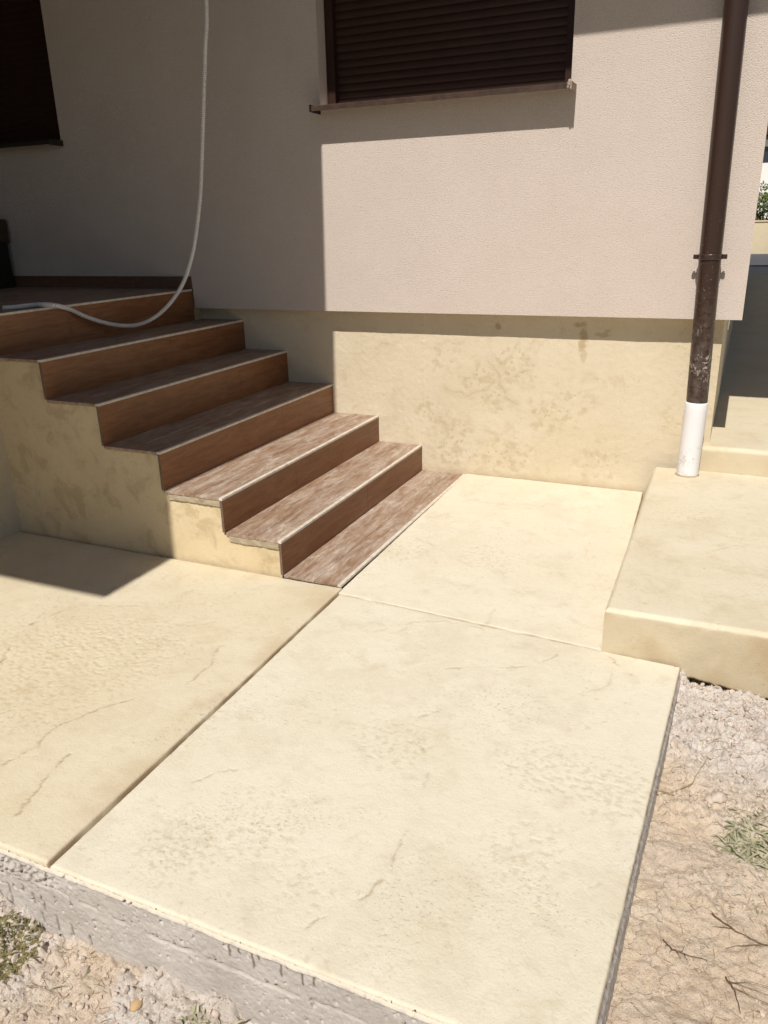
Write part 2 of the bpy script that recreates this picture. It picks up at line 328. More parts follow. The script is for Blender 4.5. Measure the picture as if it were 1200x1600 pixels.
# raised block
def zblk(X, Y): return .158 + .024 * ss(-1.7, 0, Y)
def block():
    n = 190; m_ = 330
    xs = np.concatenate([np.linspace(0, .55, n - 20), np.linspace(.6, 3.2, 20)]); ys = np.linspace(-1.698, -.068, m_)
    U, Y = np.meshgrid(xs, ys, indexing='ij'); xl = np.interp(Y, [-1.698, -.068], [1.310, 1.294]); X = xl + U
    z, tint, line = relief(X, Y, [([(1.6, -1.1), (1.68, -1.0), (1.85, -.95)], .5)], [(1.5, -.7, .2, .4)], 404)
    Z = zblk(X, Y) + z; e = np.minimum(U, Y + 1.698) + .002 * fbm(X, Y, 30, 3, 3); Z -= .010 * (1 - ss(0, .014, e)) ** 1.5
    P = np.stack([X, Y, Z], -1)
    # front skirt: rows going down at y=-1.70 ; left skirt
    depth = [0, .01, .02, .04, .06, .08, .10, .12, .14, .155, .17, .178, .182, .186]
    F = []; ft = []
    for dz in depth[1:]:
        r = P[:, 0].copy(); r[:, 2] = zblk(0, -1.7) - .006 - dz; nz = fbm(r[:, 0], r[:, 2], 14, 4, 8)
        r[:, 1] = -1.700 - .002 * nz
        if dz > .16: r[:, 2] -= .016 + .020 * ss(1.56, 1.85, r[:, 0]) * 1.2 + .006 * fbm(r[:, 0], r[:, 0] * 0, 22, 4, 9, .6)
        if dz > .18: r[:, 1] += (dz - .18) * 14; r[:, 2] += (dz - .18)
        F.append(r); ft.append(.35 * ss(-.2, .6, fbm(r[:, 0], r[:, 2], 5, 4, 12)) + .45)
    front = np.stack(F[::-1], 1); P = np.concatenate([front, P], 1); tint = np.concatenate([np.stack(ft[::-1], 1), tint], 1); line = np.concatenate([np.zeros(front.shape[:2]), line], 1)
    Lr = []
    for dz in (.03, .08, .14, .2):
        r = P[0].copy(); r[:, 2] = np.minimum(r[:, 2], zblk(0, r[:, 1]) - .008 - dz); r[:, 0] -= .045 * ss(-1.5, 0, r[:, 1]) * dz / .18 + .001
        Lr.append(r)
    Ls = np.stack(Lr[::-1], 0); P = np.concatenate([Ls, P], 0); tint = np.concatenate([np.repeat(tint[:1], 4, 0) * 0 + .12, tint], 0); line = np.concatenate([np.zeros((4, line.shape[1])), line], 0)
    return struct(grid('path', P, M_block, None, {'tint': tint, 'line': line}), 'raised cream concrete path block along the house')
block()
# terrace step behind the raised block, running along the side of the house
xs = np.concatenate([np.linspace(1.50, 2.0, 90), np.linspace(2.05, 12, 30)]); ys = np.concatenate([[-.066], np.linspace(-.062, 1.6, 240), np.linspace(1.65, 16.5, 120)])
X, Y = np.meshgrid(xs, ys, indexing='ij'); z, tint, line = relief(X, Y, [], [], 512)
Z = .309 + z - .008 * (1 - ss(0, .014, Y + .066)); P = np.stack([X, Y, Z], -1)
fr = []
for dz in (.02, .05, .09, .13, .3):
    r = P[:, 0].copy(); r[:, 2] = .305 - dz; r[:, 1] = -.067 - .003 * fbm(r[:, 0], r[:, 2], 16, 3, 4); fr.append(r)
P = np.concatenate([np.stack(fr[::-1], 1), P], 1); tint = np.concatenate([np.full((len(xs), 5), .35), tint], 1); line = np.concatenate([np.zeros((len(xs), 5)), line], 1)
struct(grid('path', P, M_left, None, {'tint': tint, 'line': line}), 'upper concrete path running back beside the house')
bm = BX(1.4, 40, 16.5, 23.98, -.3, .306); struct(obj('road', bm, M_asph), 'grey asphalt drive before the cream garden wall')

# exposed slab edge toward the viewer
nx, nz = 760, 110
U = np.linspace(-.25, 1.518, nx); W_ = np.linspace(0, 1, nz); X, T = np.meshgrid(U, W_, indexing='ij'); Zt = .001 - .005 * (X < .3) * 0; Z = Zt - .30 * T
n0 = fbm(X, Z, 9, 5, 31, .6); lx = ss(.42, .22, X)                                  # honeycombed gravel at the left
gb = lx * ss(-.008, -.02, Z) * ss(-.085 + .03 * (X - .15) / .25, -.06 + .03 * (X - .15) / .25, Z)
f1, f21, cv = cell(X, Z, 95, 5); f1b, f21b, _ = cell(X + .3, Z, 48, 6)
Yd = -3.1535 - .0014 * n0 - .0009 * fbm(X, Z, 60, 4, 33, .65)
Yd += gb * (.010 - .016 * np.sqrt(np.clip(1 - (f1 * 1.25) ** 2, 0, 1)) * (.5 + .5 * cv) - .006 * ss(.7, 0, f1b))
cz = -.080 - .012 * fbm(X, X * 0, 5, 3, 51) + .02 * ss(.5, .3, X); cr = np.exp(-((Z - cz) / (.0026 * (1 + .8 * pn(X * 40, Z * 40, 52)))) ** 2) * ss(-.3, .1, pn(X * 22, X * 0 + 3.3, 53)) * (1 - gb)
joint_dark = cr; Yd += .014 * cr; Yd += .009 * ss(.62, .80, fbm(X, Z, 60, 3, 58)) * ss(.15, .5, pn(X * 6, Z * 8, 59) + .4)
Yd -= .0006 * ss(cz.mean() - .01, cz.mean() - .02, Z) * (1 - lx)                     # lower lift stands slightly proud
Yd -= .004 * ss(-.012, -.006, Z) ; Yd += .006 * ss(-.005, 0, Z)
wet_dark = np.zeros(X.shape)
for dx_, dl in ((.800, .04), (.824, .026), (.842, .012), (.856, .05), (.872, .02), (.896, .01), (.922, .042), (.936, .014), (.972, .042), (.998, .03), (.30, .02)):
    xx = dx_ + .002 * pn(Z * 60, Z * 0 + dx_ * 9, 3)
    wet_dark = np.maximum(wet_dark, ss(.0035, .0018, np.abs(X - xx)) * ss(-dl - .006, -dl, Z) * ss(-.004, -.008, Z))
for dx_, z0, z1 in ((.155, -.10, -.17), (.205, -.085, -.115), (.235, -.10, -.14), (.262, -.095, -.12), (.268, -.11, -.15), (.255, -.15, -.19), (.30, -.14, -.2), (.345, -.15, -.2), (.40, -.16, -.21)):
    xx = dx_ + .05 * (Z - z0) * -.3 + .002 * pn(Z * 60, Z * 0 + dx_ * 9, 3)
    k = ss(.0042, .002, np.abs(X - xx)) * ss(z1, z1 + .006, Z) * ss(z0, z0 - .006, Z); wet_dark = np.maximum(wet_dark, k * .8); Yd += .004 * k  # gouges cut in and coloured darker
coat = ss(-.007, -.002, Z + .004 * fbm(X, Z, 40, 4, 5, .6)) * .8
e1 = grid('pavement_edge', np.stack([X, Yd, Z], -1), M_conc, None, {'wet_dark': np.maximum.reduce([wet_dark * .85, 1.0 * cr, .5 * gb * ss(.45, .75, f1)]), 'coat': np.clip(coat, 0, 1)})  # drip stains, dark cold joint and darker gaps between the gravel
struct(e1, 'raw grey concrete edge under the front of the slabs')
# right-hand edge: thin rough lip
V = np.linspace(-3.17, -1.715, 520); W_ = np.linspace(0, 1, 26); Yy, T = np.meshgrid(V, W_, indexing='ij'); xe = np.interp(Yy, [-3.146, -1.712], [1.517, 1.563])
Z = -.004 - .14 * T; f1, _, cv = cell(Yy, Z + T * .05, 130, 9)
X = xe - .001 + .006 * ss(0, .10, T) + .006 * T + .0018 * fbm(Yy, Z, 60, 4, 8, .65) + .0012 * (1 - f1) - .003 * np.exp(-((T - .05) / .02) ** 2)
struct(grid('pavement_edge', np.stack([X, Yy, Z], -1)[:, ::-1], M_conc, None, {'wet_dark': .6 * np.exp(-((T[:, ::-1] - .02) / .03) ** 2), 'coat': 0 * T + .1}), 'rough grey edge along the right side of the slab')  # darker line just below the lip

# ------------------------------------------------------------------ soil
def dense(a, b, r): return np.arange(a, b, r)
gx = np.concatenate([[-300, -80, -20, -5, -1.5, -.6], dense(-.1, 2.3, .0052), [2.4, 2.7, 3.5, 6, 12, 25, 80, 300]])
gy = np.concatenate([[-300, -80, -20, -9, -6, -5, -4.4, -4.0], dense(-3.75, -1.68, .0052), [-1.6, -1, 0, 4, 10, 25, 80, 300]])
X, Y = np.meshgrid(gx, gy, indexing='ij')
near = ss(3.0, 2.2, X) * ss(-4.3, -3.8, Y) * ss(-.9, -.15, X)
right = ss(1.45, 1.52, X) * ss(-3.25, -3.02, Y)
def soil_h(X, Y):
    z = np.where(ss(1.45, 1.52, X) * ss(-3.25, -3.02, Y) > 0, 0, 0) - .205 + (.205 - .072 + .02 * ss(-2.4, -1.8, Y)) * ss(1.45, 1.52, X) * ss(-3.25, -3.02, Y)
    return z
B = soil_h(X, Y); big = fbm(X, Y, 3, 4, 600); mid = fbm(X, Y, 11, 5, 610, .6)
f1, f21, cv = cell(X + .012 * pn(X * 30, Y * 30, 1), Y + .012 * pn(X * 30, Y * 30, 2), 34, 620); f1c, _, cvc = cell(X + .01 * pn(X * 50, Y * 50, 1), Y, 75, 630)
white = ss(-2.36, -2.12, Y + .12 * big + .35 * (X - 1.75)) * (X > 1.45) * (Y > -3.1)
white = np.maximum(white, (Y < -3.1) * np.clip(.25 + ss(.36, .26, X + .1 * big) + ss(.50, .62, X + .1 * mid), 0, 1))
white = np.clip(white + .25 * ss(.2, .6, big) , 0, 1)
clod = np.clip(ss(-.1, .35, fbm(X, Y, 5, 3, 640) + .9 * white - .4), .06, 1) 
Z = B + near * (.010 * big + .008 * mid + .0022 * fbm(X, Y, 70, 3, 650) + clod * (.020 * np.clip(1 - f1 * 1.3, 0, 1) ** .6 * (cv > .35) * cv + .011 * np.clip(1 - f1c * 1.2, 0, 1) ** .6 * cvc))
rg = fbm(X, Y, 20, 5, 680, .62); rg2 = fbm(X + 3, Y, 42, 4, 690, .6); hc = fbm(X, Y, 9, 6, 700, .66)
Z -= near * np.clip(white * 1.2, 0, 1) * (.011 * np.exp(-(rg / .09) ** 2) * ss(-.4, .2, pn(X * 7, Y * 7, 5)) + .005 * np.exp(-(rg2 / .10) ** 2))
Z -= near * (1 - white) * .0035 * np.exp(-(hc / .018) ** 2) * ss(-.1, .3, pn(X * 4, Y * 4, 6))
Z += near * .0022 * fbm(X, Y, 60, 3, 655, .7) * (.5 + white)
Z += near * .03 * ss(-1.86, -1.73, Y + .02 * mid) * (X > 1.4) * ss(1.62, 1.56, X) - near * (.018 + .045 * mid) * ss(-1.728, -1.708, Y + .03 * mid) * ss(1.57, 1.60, X)
Z += near * (.02 * ss(-3.19, -3.15, Y) * (Y < -3.1) * (X < 1.4) * (.3 + mid) )
Z += near * (.035 * ss(.30, .1, X) * ss(-3.3, -3.2, Y) * (Y < -3.1))
far = 1 - near; Z = Z * 1.0 - .02 * far
cx = (X[:-1, :-1] + X[1:, 1:]) / 2; cy = (Y[:-1, :-1] + Y[1:, 1:]) / 2
keep = ~((cx > -.1) & (cx < 1.49) & (cy > -3.10) & (cy < -1.7))
struct(grid('ground', np.stack([X, Y, Z], -1), M_soil, None, {'white': np.clip(white, 0, 1), 'grass': ss(3.0, 6, np.abs(X - 1)) + ss(-4.6, -7, Y)}, keep), 'dry pale clay soil around the paving')  # outer ground, out of view, is darkened to bounce less light
def soil_at(x, y):
    i = np.clip(np.searchsorted(gx, x), 1, len(gx) - 1); j = np.clip(np.searchsorted(gy, y), 1, len(gy) - 1); return float(Z[i, j])

# loose crumbs and little stones: nobody could count them
bm = bmesh.new(); ico = bmesh.new(); bmesh.ops.create_icosphere(ico, subdivisions=1, radius=1)
iv = [v.co.copy() for v in ico.verts]; ifc = [[v.index for v in f.verts] for f in ico.faces]; ico.free()
def crumb(bm, p, r, flat=.7):
    rot = Matrix.Rotation(random.random() * 6.3, 3, Vector((random.random(), random.random(), random.random() + .1)).normalized())
    sc = Vector((r * random.uniform(.7, 1.3), r * random.uniform(.7, 1.3), r * flat)); jj = [random.uniform(.75, 1.2) for _ in iv]
    vs = [bm.verts.new(p + (rot @ Vector([v[k] * sc[k] for k in range(3)])) * j) for v, j in zip(iv, jj)]
    for f in ifc: bm.faces.new([vs[i] for i in f])
for _ in range(3600):
    if random.random() < .55: x, y = random.uniform(1.57, 1.95), random.choice((random.uniform(-3.1, -1.72), random.uniform(-2.35, -1.72)))
    else: x, y = random.uniform(.05, 1.05), random.uniform(-3.45, -3.165)
    r = random.choice((.0012, .0015, .002, .002, .0025, .003, .004, .006, .009 if (y > -2.3 or y < -3.1) else .002)) * random.uniform(.6, 1.2); crumb(bm, Vector((x, y, soil_at(x, y) + r * .2)), r)
o = obj('rubble', bm, M_clod, None, False); tag(o, 'loose pale crumbs of soil and grit scattered beside the slabs', 'rubble'); o['kind'] = 'stuff'
bm = bmesh.new()
for _ in range(900):
    if random.random() < .5: x, y = random.gauss(1.78, .09), random.uniform(-3.0, -1.75)
    else: x, y = random.gauss(.3, .22), random.uniform(-3.42, -3.175)
    if not (1.575 < x < 2.2 or (-.05 < x < 1.1 and y < -3.17)): continue
    a = random.random() * 3.14; L = random.uniform(.006, .028); z0 = soil_at(x, y) + .0015; c, s_ = math.cos(a) * L / 2, math.sin(a) * L / 2
    z1 = soil_at(x + c, y + s_) + .002; z2 = soil_at(x - c, y - s_) + .002
    tube(bm, [(x - c, y - s_, z2), (x + random.uniform(-1, 1) * .1 * L, y, max(z0, (z1 + z2) / 2)), (x + c, y + s_, z1)], [.0004, .0007, .0003], 3)
o = obj('dry_litter', bm, M_dry, None, False); tag(o, 'thin broken straw and rootlets strewn over the soil', 'dry litter'); o['kind'] = 'stuff'
def stone(x, y, r, mat, label, grp=None, flat=.6):
    bm = bmesh.new(); bmesh.ops.create_icosphere(bm, subdivisions=3, radius=1)
    s0 = random.random() * 50; lump = mat is M_clod
    for v in bm.verts:
        n_ = math.sin(v.co.x * 2.3 + s0) * .10 + math.sin(v.co.y * 3.1 + s0 * 2) * .07 + math.sin(v.co.z * 4 + s0) * .06; v.co = v.co * (1 + n_ * (2.2 if lump else 1) + (.12 * math.sin(v.co.x * 9 + s0) * math.sin(v.co.y * 8) + random.uniform(-.05, .05) if lump else 0))
        v.co.x *= r * 1.25; v.co.y *= r; v.co.z *= r * flat
    o = obj('stone', bm, mat, None, True); o.location = (x, y, soil_at(x, y) + r * flat * .35); o.rotation_euler = (0, 0, random.random() * 3); return tag(o, label, 'stone', grp)
stone(.600, -3.235, .012, M_stone, 'rounded orange tan pebble lying in the soil below the grey slab edge')
stone(.582, -3.255, .006, M_clod, 'small white chip of stone beside the rounded orange tan pebble')
stone(1.70, -2.245, .017, M_clod, 'pale grey lumpy clod of earth left of the green weed in the right strip', None, .8)
stone(1.683, -2.262, .012, M_clod, 'smaller pale clod touching the front of the lumpy grey one', None, .8)

# weeds and twigs
def blade(bm, p, d0, L, wd, droop, n=7, fold=0):
    d0 = Vector(d0).normalized(); side = d0.cross(Vector((0, 0, 1)));
    if side.length < .05: side = Vector((1, 0, 0))
    side.normalize(); p = Vector(p); pv = None; dirv = d0.copy()
    for k in range(n + 1):
        t = k / n; ww = wd * (math.sin(math.pi * min(1, .18 + t * .82)) ** .8) * .5 + .0001
        a = bm.verts.new(p + side * ww); b = bm.verts.new(p - side * ww); mm = bm.verts.new(p - Vector((0, 0, 1)) * ww * .5)
        if pv: bm.faces.new((pv[0], a, mm, pv[2])); bm.faces.new((pv[2], mm, b, pv[1]))
        pv = (a, b, mm); dirv.z -= droop / n; p = p + dirv.normalized() * (L / n)
def tuft(name, x, y, n, Lr, wd, mat, label, cat, up=(.2, 1.2), droop=1.3, spread=.02, grp=None):
    z = soil_at(x, y); bm = bmesh.new()
    for _ in range(n):
        a = random.random() * 6.283; r = spread * math.sqrt(random.random()); px_, py_ = r * math.cos(a), r * math.sin(a); b = random.uniform(0, 6.28) if n > 80 else a + random.uniform(-.8, .8)
        blade(bm, (px_, py_, -.004 + (soil_at(x + px_, y + py_) - z)), (math.cos(b), math.sin(b), random.uniform(*up)), random.uniform(*Lr), wd * random.uniform(.6, 1.3), droop * random.uniform(.6, 1.3))
    o = obj(name, bm, mat, None, True); o.location = (x, y, z); return tag(o, label, cat, grp)
tuft('weed', 1.785, -2.395, 800, (.015, .05), .0045, M_leaf, 'large grey green grassy weed at the right edge of the picture', 'weed', (.3, 1.4), 1.5, .066)
tuft('weed', 1.805, -2.30, 200, (.015, .045), .0042, M_leaf, 'smaller sparse weed just behind the large grey green one', 'weed', (.1, 1.2), 1.8, .05)
tuft('weed', 1.76, -2.42, 60, (.02, .06), .0018, M_dry, 'dry straw blades mixed into the foot of the large grey green weed', 'weed', (.1, 1.0), 1.4, .05)
tuft('weed', 1.80, -2.55, 60, (.02, .045), .0045, M_leaf, 'low dark weed in front of the large grey green one', 'weed', (0, .9), 1.6, .035)
tuft('weed', 1.722, -2.035, 34, (.02, .062), .0020, M_dry, 'dried straw coloured grass tuft near the raised path block', 'weed', (.0, .7), 1.2, .010)
tuft('weed', 1.66, -2.01, 16, (.015, .04), .0016, M_dry, 'tiny straw tuft between the slab corner and the bigger dried tuft', 'weed', (0, .6), 1.2, .02)
tuft('weed', .40, -3.185, 8, (.04, .075), .0050, M_dry, 'dry bent grass blades growing beside the grey slab edge', 'weed', (.3, .9), 1.4, .012)
tuft('weed', .43, -3.235, 9, (.03, .06), .0032, M_leaf, 'thin weed in front of the dry bent grass blades', 'weed', (.2, 1.), 1.4, .012)
tuft('weed', .375, -3.245, 14, (.007, .013), .0075, M_moss, 'little round leaved clover seedling in the pale soil', 'weed', (.3, 1.), .6, .009)
tuft('weed', .735, -3.215, 90, (.010, .026), .0050, M_leaf, 'bushy grey green weed at the bottom edge below the slab', 'weed', (.3, 1.4), .9, .03)
tuft('weed', .80, -3.205, 7, (.04, .07), .0035, M_leaf, 'long thin curved grass blades beside the bushy weed', 'weed', (.6, 1.6), 1.2, .012)
o = tuft('moss_patch', .222, -3.240, 2200, (.010, .022), .0038, M_moss, 'olive mossy ground cover at the lower left corner', 'moss', (.2, 1.5), 1.0, .075); o['kind'] = 'stuff'
def twig(pts, r, label, subs=(), name='twig', mat=None):
    P = [Vector((x, y, soil_at(x, y) + dz)) for x, y, dz in pts]; o0 = P[0].copy(); bm = bmesh.new(); Q = []
    for a, b in zip(P[:-1], P[1:]):
        for k in range(5): Q.append(a.lerp(b, k / 5) + Vector([random.uniform(-1, 1) * .0016, random.uniform(-1, 1) * .0016, random.uniform(-1, 1) * .0007]) - o0)
    Q.append(P[-1] - o0); tube(bm, Q, [r * (1 - .6 * i / len(Q)) for i in range(len(Q))], 6)
    for s in subs:
        R_ = [Vector((x, y, soil_at(x, y) + dz)) - o0 for x, y, dz in s]; R2 = []
        for a, b in zip(R_[:-1], R_[1:]): R2 += [a, a.lerp(b, .5) + Vector((random.uniform(-.002, .002), random.uniform(-.002, .002), 0))]
        R_ = R2 + [R_[-1]]; tube(bm, R_, [r * .5 * (1 - .5 * i / len(R_)) for i in range(len(R_))], 5)
    o = obj(name, bm, mat or M_twig, None, True); o.location = o0; return tag(o, label, 'twig')
twig([(1.545, -2.325, .05), (1.585, -2.27, .012), (1.635, -2.20, .008), (1.655, -2.13, .008), (1.668, -2.085, .006)], .0016, 'long thin pale twig leaning on the edge of the big slab', mat=M_dry)
twig([(1.702, -2.643, .008), (1.745, -2.665, .006), (1.79, -2.68, .008), (1.85, -2.69, .01)], .0016, 'dark forked twig on the tan soil at the lower right', [[(1.745, -2.665, .006), (1.72, -2.672, .006), (1.705, -2.675, .004)], [(1.80, -2.684, .007), (1.775, -2.70, .006), (1.755, -2.702, .005), (1.735, -2.715, .004)]])
twig([(1.612, -2.752, .008), (1.630, -2.772, .010), (1.645, -2.775, .010), (1.700, -2.765, .006)], .0013, 'small dark seed sprig lying on cracked tan soil', [[(1.622, -2.765, .009), (1.618, -2.775, .014)], [(1.632, -2.772, .009), (1.628, -2.785, .012)], [(1.641, -2.775, .009), (1.65, -2.79, .012)], [(1.648, -2.774, .009), (1.655, -2.76, .014)], [(1.655, -2.772, .009), (1.665, -2.785, .010)]])
twig([(1.735, -2.79, .008), (1.755, -2.815, .006), (1.765, -2.86, .006)], .0013, 'dark twig with root hairs at the bottom right corner', [[(1.74, -2.795, .008), (1.79, -2.80, .014), (1.84, -2.80, .01)], [(1.748, -2.805, .008), (1.79, -2.82, .014), (1.85, -2.83, .01)], [(1.745, -2.80, .010), (1.78, -2.79, .018), (1.83, -2.785, .01)]])

# ------------------------------------------------------------------ staircase
XS = [0, -.2723, -.5686, -.8686, -1.1611, -1.452]; ZS = [.014, .165, .3179, .4889, .6749, .8497, 1.033]; Wd = 1.588
T0 = .2676
stair = thing('staircase', 'outdoor staircase with brown wood look tiles, cream nosings and six dusty steps', 'staircase')
bm = bmesh.new()                                             # rendered base, stepped profile
def prof():
    pts = [(0.0 - .012, -.02)]
    for k in range(5): pts += [(XS[k] - .012, ZS[k + 1] - .012), (XS[k + 1] - .012, ZS[k + 1] - .012)]
    pts += [(-1.464, 1.02), (-1.7, 1.02), (-1.7, -.02)]; return pts
pf = prof(); a = [bm.verts.new((x, -Wd + .010, z)) for x, z in pf]; b = [bm.verts.new((x, -.004, z)) for x, z in pf]
bm.faces.new(a); bm.faces.new(b[::-1])
for i in range(len(pf)): j = (i + 1) % len(pf); bm.faces.new((a[i], b[i], b[j], a[j]))
bmesh.ops.recalc_face_normals(bm, faces=bm.faces); obj('base', bm, M_stair, stair)
for k in range(6):                                           # k=0 is the ground tile
    x1 = T0 if k == 0 else XS[k - 1]; x0 = XS[k] if k < 5 else XS[5]; z = ZS[k]
    if k == 0: x0 = XS[0]
    bm = bmesh.new(); mid = (x0 + x1) / 2 + .01; tn = .011; ye = -.0015
    js = sorted([-Wd + .002] + [random.uniform(-1.1, -.9)] + [ye])
    for (xa, xb, off) in ((x0 + .001, mid - .0008, 0), (mid + .0008, x1 - .0165, .35)):
        ys_ = [-Wd + .0005, -.62 - off if off else -.78, ye]
        for ya, yb in zip(ys_[:-1], ys_[1:]): box(bm, xa, xb, ya + .0007, yb - .0007, z - tn, z - .0003 * random.random(), bev=.0008)
    o = obj('tread', bm, M_tread, stair)
    if k >= 3: o['label'] = 'dusty dark brown tread in shade'
    bm = bmesh.new()                                         # nosing strip with rounded outer edge
    pr = [(x1 - .016, z - .010), (x1 - .016, z + .0004), (x1 - .003, z + .0006), (x1 - .0008, z - .0003), (x1, z - .0025), (x1, z - .0105)]
    a = [bm.verts.new((x, -Wd, zz)) for x, zz in pr]; b = [bm.verts.new((x, ye, zz)) for x, zz in pr]; bm.faces.new(a); bm.faces.new(b[::-1])
    for i in range(6): j = (i + 1) % 6; bm.faces.new((a[i], b[i], b[j], a[j]))
    bmesh.ops.recalc_face_normals(bm, faces=bm.faces); obj('nosing', bm, M_trim, stair)
    if k < 5:
        bm = bmesh.new(); xr = XS[k]; jy = random.uniform(-1.0, -.5)
        for ya, yb in ((-Wd + .0005, jy - .0006), (jy + .0006, ye)): box(bm, xr - .0105, xr - .0012, ya, yb, z + .0002, ZS[k + 1] - .0108, bev=.0006)
        obj('riser', bm, M_riser, stair)
        bm = BX(xr - .0115, xr - .0002, -Wd - .0015, -Wd + .0003, z + .002, ZS[k + 1] - .011); obj('riser_trim', bm, M_edge, stair)
# top riser and nosing run on along the terrace
YT = -4.6
bm = bmesh.new(); box(bm, XS[5] - .0105, XS[5] - .0012, -1.10, -.092, ZS[5] + .0002, ZS[6] - .0108); box(bm, XS[5] - .0105, XS[5] - .0012, -2.3, -1.101, ZS[5] + .0002, ZS[6] - .0108); box(bm, XS[5] - .0105, XS[5] - .0012, YT, -2.301, ZS[5] + .0002, ZS[6] - .0108)
obj('riser', bm, M_riser, stair)
bm = BX(XS[5] - .0125, XS[5], YT, -.092, ZS[6] - .0105, ZS[6] + .0005, bev=.0012); obj('nosing', bm, M_trim, stair)
# bedding mortar showing under the tile ends on the open side
for k, dz in ((1, .034), (2, .034)):
    xa, xb = XS[k] + .015, XS[k - 1] - .016; n = 60; xs = np.linspace(xa, xb, n); t = np.linspace(0, 1, 12); X, T = np.meshgrid(xs, t, indexing='ij')
    bot = ZS[k] - .012 - dz - .005 * fbm(X, X * 0 + k, 9, 3, 5); Zz = (ZS[k] - .0115) * (1 - T) + bot * T
    Yy = -Wd + .0035 + .008 * ss(.8, 1, T) + .0022 * fbm(X, Zz, 40, 4, 6, .6)
    grid('bedding_mortar', np.stack([X, Yy, Zz], -1), M_mortar, stair)
for k in (3, 4, 5):
    xa, xb = XS[k] + .004, XS[k - 1] - .014; xs = np.linspace(xa, xb, 70); t = np.linspace(0, 1, 6); X, T = np.meshgrid(xs, t, indexing='ij')
    Zz = ZS[k] - .011 - T * (.006 + .004 * fbm(X, X * 0 + k, 22, 3, 8)); Yy = -Wd + .003 + .004 * T + .001 * fbm(X, Zz, 60, 2, 6)
    grid('bedding_mortar', np.stack([X, Yy, Zz], -1), M_mortar, stair)

# ------------------------------------------------------------------ house
house = thing('house', 'beige rendered house with yellow plinth, roller shutters and covered porch', 'house')
FY = -.09; FZ = .922; HZ = 3.3; FXR = 1.612
# plinth with hand-trowelled relief
xs = np.concatenate([np.linspace(-1.6, -.6, 60), np.linspace(-.59, 1.537, 520)]); zs = np.linspace(-.12, 1.05, 250); X, Zp = np.meshgrid(xs, zs, indexing='ij')
smooth_l = ss(.05, .0, X)
rel = .0035 * fbm(X, Zp, 4, 4, 700) + .0010 * fbm(X, Zp, 30, 4, 710, .6) + smooth_l * .0009 * fbm(X, Zp, 40, 4, 715)
f1, f21, cv = cell(X + .02 * pn(X * 14, Zp * 14, 1), Zp + .02 * pn(X * 14, Zp * 14, 2), 30, 720)
tint = np.zeros(X.shape); line = np.zeros(X.shape)
for cx_, cz_, r_, s_ in ((.118, .67, .10, .7), (.342, .54, .13, .8), (.516, .66, .11, .9), (.2, .18, .16, .9), (.702, .388, .12, .8), (.62, .60, .08, .6), (.83, .45, .13, .7), (1.375, .42, .08, .7), (.05, .35, .12, .6), (.5, .13, .18, .8), (1.0, .15, .18, .5), (.45, .45, .1, .7)):
    mk = np.exp(-((X - cx_) ** 2 + (Zp - cz_) ** 2) / r_ ** 2) * s_; n1 = fbm(X, Zp, 17, 4, 730 + int(cx_ * 30), .55)
    p = ss(.15, .95, n1 + .4 * mk) * ss(.08, .5, mk); tint = np.maximum(tint, .42 * p); rel += .0018 * p
    dot = ss(.30, .15, f1) * ss(.3, .6, mk) * (cv > .62); tint = np.maximum(tint, .55 * dot); rel += .0015 * dot
for pts, s_ in (([(.38, .66), (.44, .60), (.455, .53), (.50, .47), (.55, .44)], 1), ([(.14, .50), (.26, .47), (.36, .50), (.42, .55)], .8), ([(.47, .56), (.56, .60), (.62, .63)], .6), ([(.1, .72), (.16, .76), (.2, .74)], .5), ([(-.28, .70), (-.24, .74), (-.18, .73)], .5), ([(.6, .74), (.64, .79)], .6), ([(.1, .33), (.16, .27), (.2, .26)], .6), ([(.38, .8), (.40, .66)], .35)):
    wx = X + .010 * fbm(X, Zp, 14, 4, 741, .6); wz = Zp + .010 * fbm(X, Zp, 14, 4, 742, .6); dd = polydist(wx, wz, pts); k = np.exp(-(dd / .0035) ** 2) * s_
    rel += .0022 * k; line = np.maximum(line, .16 * k); tint = np.maximum(tint, .30 * np.exp(-(dd / .022) ** 2) * s_)
for cx_, cz_, rx, rz, s_ in ((.885, .80, .028, .085, .9), (.868, .875, .035, .02, .8), (.435, .852, .02, .02, .9), (.985, .825, .04, .016, .7), (1.0, .845, .02, .012, .6), (.89, .72, .02, .07, .5)):
    mk = np.exp(-((X - cx_) / rx) ** 2 - ((Zp - cz_) / rz) ** 2 + .7 * fbm(X, Zp, 26, 3, 750)); tint = np.maximum(tint, s_ * ss(.3, .8, mk))
tint = np.maximum(tint, .45 * ss(.05, .0, Zp - .02 + .01 * fbm(X, X * 0, 14, 3, 9)))
gc = -.006 * ss(.018, .0, np.abs(X - .012)) * ss(-.1, .4, fbm(X, Zp, 12, 3, 90)); rel += gc * .5
grid('plinth', np.stack([X, rel * .55, Zp], -1), M_plinth, house, {'tint': tint, 'line': line})
bm = BX(1.36, 1.537, .012, 14, -.2, .93); obj('side_plinth', bm, M_plinth, house)
